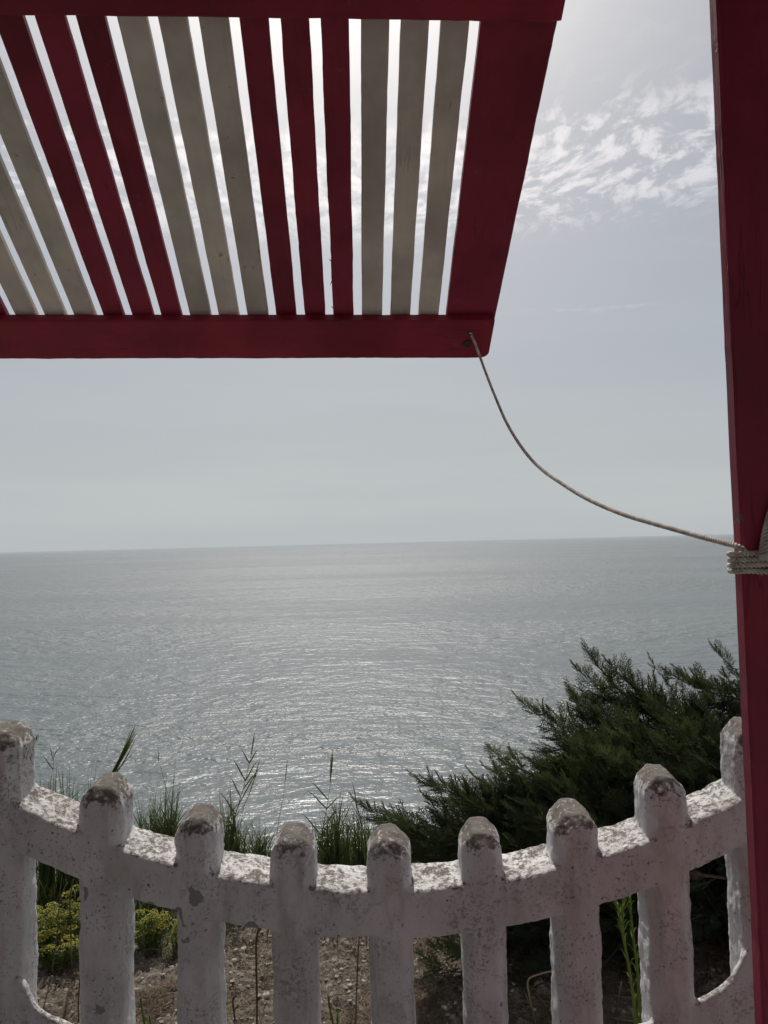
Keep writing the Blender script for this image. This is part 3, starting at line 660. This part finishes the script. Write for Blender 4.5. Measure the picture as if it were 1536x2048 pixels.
# ---------------------------------------------------------------- yellow flowering herbs
def florets(mb, c, r, n):
    for _ in range(n):
        a = rng.uniform(0, 2*PI); q = r*math.sqrt(rng.random()); p = np.array(c)+[q*math.cos(a), q*math.sin(a), .45*r*(1-(q/r)**2)+rng.normal()*.0015]; s = rng.uniform(.0022, .0042); t_ = rng.uniform(0, 1)
        v = [p+[0, 0, s*.8], p+[s, 0, 0], p+[0, s, 0], p+[-s, 0, 0], p+[0, -s, 0], p+[0, 0, -s*.6]]
        mb.add(v, [(0, 1, 2), (0, 2, 3), (0, 3, 4), (0, 4, 1), (5, 2, 1), (5, 3, 2), (5, 4, 3), (5, 1, 4)], t_)
def herb(px, py, Y, n, label, spread=.11, hgt=.16):
    c = U(px, py, Y); c[2] = gz(c[0], Y); t = thing('flowering_herb', label, 'flowers', tuple(c), 'yellow flowering herbs'); st = MB(); fl = MB()
    for k in range(n):
        a = rng.uniform(0, 2*PI); q = spread*math.sqrt(rng.random()); x, y = q*math.cos(a), q*.7*math.sin(a); h = hgt*rng.uniform(.65, 1.1)*(1-.3*(q/spread)**2)
        st.tube([(x*.3, y*.3, -.02), (x*.8, y*.8, h*.5), (x, y, h)], [.0022, .0018, .0015], 4, t=.5)
        florets(fl, (x, y, h), rng.uniform(.016, .028), 48)
        for j in range(16):
            u = rng.uniform(.1, .9); p = np.array([x*(.3+.7*u), y*(.3+.7*u), h*u]); az = rng.uniform(0, 2*PI); L = rng.uniform(.02, .045)
            st.ribbon([p, p+np.array([math.cos(az)*L*.5, math.sin(az)*L*.5, L*.45]), p+np.array([math.cos(az)*L, math.sin(az)*L, L*.6])], .0024, (-math.sin(az), math.cos(az), 0), t=rng.uniform(0, .8))
    st.build('stems_and_leaves', HERB, t, kind='stuff'); fl.build('flower_heads', YEL, t, kind='stuff'); return t
herb(92, 1880, 2.80, 34, 'bushy yellow flowering herb seen in the leftmost fence gap, beside the end post', .11, .18)
herb(145, 1870, 2.86, 30, 'yellow flowering herb in the leftmost fence gap, close to the second picket', .10, .20)
herb(120, 1895, 2.72, 12, 'low sparse yellow herb in front of the two bushy ones in the leftmost gap', .09, .10)
herb(296, 1858, 2.82, 20, 'yellow flowering herb at the left side of the second fence gap', .075, .14)
herb(352, 1880, 2.80, 7, 'lone small yellow flower clump beside the third picket', .03, .10)
# ---------------------------------------------------------------- weeds and dry stems
def weed(base, stems, label, nleaf=34, L0=.045):
    b = np.array(base); t = thing('green_weed', label, 'weed', tuple(b)); mb = MB(); lv = MB()
    for P_ in stems:
        Q = catmull([np.array(p)-b for p in P_], 8); m = len(Q); mb.tube(Q, [.0044*(1-.5*i/m) for i in range(m)], 6, t=.45)
        for k in range(nleaf):
            u = k/nleaf; i = min(m-2, int(u*(m-1))); p = Q[i]; az = k*2.4; L = L0*rng.uniform(.5, 1.0)*(1.0-.4*u)*.9
            d = (Q[i+1]-Q[i]); d = d/np.linalg.norm(d); o_ = np.array([math.cos(az), math.sin(az), 0.])
            lv.ribbon([p, p+o_*L*.22+d*L*.45, p+o_*L*.36+d*L*.8, p+o_*L*.62+d*L*(.95)], .0026, np.cross(d, o_), t=rng.uniform(.2, 1))
    mb.build('stem', HERB, t); lv.build('leaves', HERB, t, kind='stuff')
Yw = 1.86; wb = U(1290, 2330, Yw); wb[2] = gz(wb[0], Yw)
weed(wb, [[wb, U(1272, 2050, Yw), U(1262, 1960, Yw), U(1246, 1870, Yw), U(1236, 1815, Yw), U(1222, 1790, Yw), U(1212, 1770, Yw)],
          [wb+[.01, .01, 0], U(1280, 2040, Yw+.02), U(1276, 1950, Yw+.02), U(1266, 1870, Yw+.02), U(1260, 1800, Yw+.02), U(1266, 1765, Yw+.02)],
          [U(1246, 1868, Yw), U(1244, 1830, Yw), U(1250, 1790, Yw), U(1262, 1750, Yw)]], 'bright green twin stemmed weed in the gap before the last full picket on the right')
for (px, py, lab) in ((292, 2030, 'pale green seedling spike in the second fence gap'), (668, 2035, 'small pale green sprig low in the middle fence gap')):
    b = U(px, py+50, 2.28); b[2] = gz(b[0], 2.28); weed(b, [[b, b+[0, 0, .05], b+[-.01, 0, .11], b+[-.015, 0, .15]], [b+[.01, 0, 0], b+[.012, 0, .05], b+[.012, 0, .10]]], lab, 30, .03)
def dry_stem(P_, r, label, tint=.5, name='dry_stem'):
    mb = MB(); b = np.array(P_[0]); mb.tube(catmull([np.array(p)-b for p in P_], 6), r, 5, t=tint); o = mb.build(name, STRAW); o.location = b; o['label'] = label; o['category'] = 'dry stem'
def gp(px, py, h=0.):        # point on the ground seen at px, py
    d = ray(px, py); t = (0-EYE+h)/d[2]; p = d*t+np.array([0, 0, EYE]); return p
def lift(px, py, Y): return U(px, py, Y)
dry_stem([gp(150, 1965), lift(143, 1925, 2.46), lift(142, 1870, 2.5), lift(140, 1800, 2.5), lift(146, 1760, 2.5)], .0022, 'dark bare stem curving up before the yellow flowers in the leftmost gap', .1)
dry_stem([gp(157, 2060), lift(157, 2000, 2.3), lift(163, 1930, 2.3), lift(172, 1880, 2.3)], .002, 'dark thin stem hugging the second picket at the bottom left', .05)
dry_stem([gp(103, 1950), lift(107, 1920, 2.55), lift(113, 1880, 2.57), lift(120, 1800, 2.6), lift(135, 1765, 2.6)], .0018, 'reddish stem in the middle of the leftmost gap', .2)
dry_stem([gp(514, 2090), lift(514, 2000, 2.3), lift(513, 1940, 2.32), lift(513, 1880, 2.34), lift(520, 1850, 2.3)], .0034, 'thick dark dry stem upright in the third fence gap', .1)
dry_stem([gp(712, 2090), lift(712, 2030, 2.3), lift(714, 1960, 2.32), lift(718, 1880, 2.34), lift(722, 1850, 2.34)], .0022, 'thin reddish dry stem in the middle gap beside the centre picket', .25)
dry_stem([gp(470, 2040), lift(466, 2000, 2.36), lift(474, 1990, 2.36)], .003, 'short bent dry stub at the left of the third gap', .05)
dry_stem([gp(1072, 2052), lift(1062, 2005, 2.2), lift(1056, 1962, 2.2), lift(1080, 1948, 2.2), lift(1112, 1942, 2.2), lift(1140, 1945, 2.2)], .0026, 'pale dry stem bent over at a right angle in the gap left of the weed', .95)
dry_stem([gp(1058, 1990), lift(1068, 1972, 2.3), lift(1085, 1963, 2.3)], .0016, 'fine dry tendril arching beside the bent pale stem', .7)
dry_stem([gp(1050, 1985), gp(1080, 1997, .01), gp(1112, 1998, .02), gp(1150, 1990, .02)], .0017, 'dry tendril lying on the soil behind the bent pale stem', .8)
dry_stem([gp(1205, 2015), gp(1225, 2035, .01), gp(1262, 2042, .02), gp(1300, 2046, .02)], .0024, 'pale dry stem lying at the foot of the green weed', .95)
dry_stem([gp(1232, 2030), lift(1238, 1990, 2.25), lift(1243, 1962, 2.25)], .0018, 'upright dry stem left of the green weed', .7)
dry_stem([gp(1200, 1985), gp(1260, 1995, .03), gp(1330, 1993, .03), gp(1420, 1998, .02)], .0016, 'long fine dry stem lying under the juniper', .6)
dry_stem([gp(845, 1640+300), lift(730, 1900, 2.5)] if False else [gp(655, 2010), gp(668, 1990, .02), gp(700, 1985, .03), gp(735, 1960, .03)], .0018, 'dry stem lying across the middle gap', .7)
dry_stem([gp(700, 2048), lift(703, 2040, 2.35), lift(697, 2022, 2.35)], .0022, 'short pale straw at the bottom of the middle gap', 1.0)
# dry litter: bent straws covering much of the soil
mb = MB()
def litter(n, x0, x1, y0, y1, tr=(0, 1), L0=.05):
    for _ in range(n):
        x = rng.uniform(x0, x1); y = rng.uniform(y0, y1)
        if noise.noise((x*2.2, y*2.2, 7.)) < -.05 and rng.random() < .8: continue
        z = gz(x, y)+rng.uniform(-.002, .012); a = rng.uniform(0, PI*2); L = L0*rng.uniform(.4, 1.6); b = a+rng.normal()*.6; up_ = rng.uniform(-.1, .45)
        p = np.array([x, y, z]); q = p+np.array([math.cos(a), math.sin(a), up_])*L*.5; r_ = q+np.array([math.cos(b), math.sin(b), up_*.2-.1])*L*.5
        w = rng.uniform(.0005, .0012); s = np.array([-math.sin(a), math.cos(a), 0])*w
        mb.add([p-s, p+s, q+s, q-s+[0, 0, w], r_], [(0, 1, 2, 3), (3, 2, 4)], rng.uniform(*tr))
litter(15000, -1.5, 1.5, 2.15, 3.15, (0, .8)); litter(3500, .0, 1.5, 2.15, 2.7, (.2, 1), .06)
litter(5000, -.25, .15, 2.2, 2.95, (0, .35), .05); litter(3500, -1.1, -.75, 2.2, 2.6, (0, .35), .05)
mb.build('dry_plant_litter', STRAW, kind='stuff')
# upright tangled dry grass tufts
mb = MB()
for _ in range(46):
    x = rng.uniform(-1.3, 1.2); y = rng.uniform(2.25, 2.95)
    if rng.random() < .5: x = rng.choice([-.42, -.12, -.9])+rng.normal()*.06
    tuft(mb, (x, y, gz(x, y)), 22, rng.uniform(.04, .10), .05, .0009, 1.1, (.0, .8))
mb.build('dry_grass', STRAW, kind='stuff')
# ---------------------------------------------------------------- stones
def stone_mesh(seed, flat=.42):
    b = bmesh.new(); bmesh.ops.create_icosphere(b, subdivisions=1, radius=1); r = np.random.default_rng(seed); s = r.uniform(.7, 1.2, 3); s[2] *= flat
    for vv in b.verts: k = 1+r.uniform(-.26, .2); vv.co = Vector((vv.co.x*s[0]*k, vv.co.y*s[1]*k, vv.co.z*s[2]*k))
    me = bpy.data.meshes.new('pebble'); b.to_mesh(me); b.free(); me.polygons.foreach_set('use_smooth', [True]*len(me.polygons)); return me
SM = [stone_mesh(i) for i in range(7)]
for m0 in SM[:4]: m0.materials.append(STONE)
for m0 in SM[4:]: m0.materials.append(GREY)
def put(x, y, s, k):
    o = bpy.data.objects.new('pebble', SM[k]); C.objects.link(o); o.parent = ground; o.location = (x, y, ground_z(x, y)+s*.2); o.scale = (s, s, s); o.rotation_euler = (rng.normal()*.2, rng.normal()*.2, rng.uniform(0, 6.28))
for (px, py, s, k) in ((850, 2024, .015, 0), (890, 2023, .014, 1), (842, 1985, .012, 2), (1076, 1980, .017, 4), (1042, 2045, .009, 1), (1100, 2045, .009, 0), (470, 1905, .018, 2), (468, 1925, .02, 3), (485, 1900, .02, 1), (535, 1930, .011, 0),
                       (533, 2000, .02, 2), (683, 1945, .013, 3), (697, 1985, .009, 0), (700, 1972, .01, 1), (732, 1968, .015, 5), (660, 1975, .014, 6), (300, 1975, .011, 0), (285, 1960, .01, 2), (270, 2025, .016, 3), (302, 2008, .008, 0), (275, 1990, .02, 4), (200, 1934, .01, 1), (84, 1932, .02, 5), (912, 2010, .012, 3), (905, 2040, .013, 5), (1070, 2030, .008, 0), (1490, 2030, .01, 1), (650, 2040, .012, 2)):
    p = gp(px, py); put(p[0], p[1], s, k)
for _ in range(150): put(rng.uniform(-1.25, 1.25), rng.uniform(2.2, 2.95), rng.uniform(.004, .012), int(rng.choice([1, 4, 5, 6, 4, 5, 6])))
v0 = np.array([q.co[:] for q in SM[5].vertices]); f0 = np.array([q.vertices[:] for q in SM[5].polygons]); VV = []; FFs = []
for i in range(5200):
    x = rng.uniform(-1.5, 1.5); y = rng.uniform(2.12, 3.1); s = .0020+.0065*rng.random()**3; a = rng.uniform(0, 6.28); c_, s_ = math.cos(a), math.sin(a)
    w = v0*s*[rng.uniform(.7, 1.5), 1, rng.uniform(.6, 1.1)]; w = np.stack([w[:, 0]*c_-w[:, 1]*s_, w[:, 0]*s_+w[:, 1]*c_, w[:, 2]], 1)
    VV.append(w+[x, y, ground_z(x, y)+s*.2]); FFs.append(f0+i*len(v0))
obj('gravel', np_mesh('gravel', np.concatenate(VV), np.concatenate(FFs), False), GREY, None, kind='stuff')
# ---------------------------------------------------------------- haze over the sea
hm = bpy.data.materials.new('sea_haze'); hm.use_nodes = True; g = N(hm.node_tree)
vp = g.n('ShaderNodeVolumePrincipled', ins={'Color': (.62, .67, .72, 1), 'Density': 4.2e-5, 'Anisotropy': .3}); o = g.n('ShaderNodeOutputMaterial'); g.set(o, 1, vp.outputs[0])
hx = 60500.0; v = [(x, y, z) for x in (-hx, hx) for y in (-hx, hx) for z in (-61.5, 3.4)]
me = mesh('haze', v, [(0, 1, 3, 2), (4, 6, 7, 5), (0, 4, 5, 1), (2, 3, 7, 6), (0, 2, 6, 4), (1, 5, 7, 3)], False)
obj('haze', me, hm, None, kind='stuff')
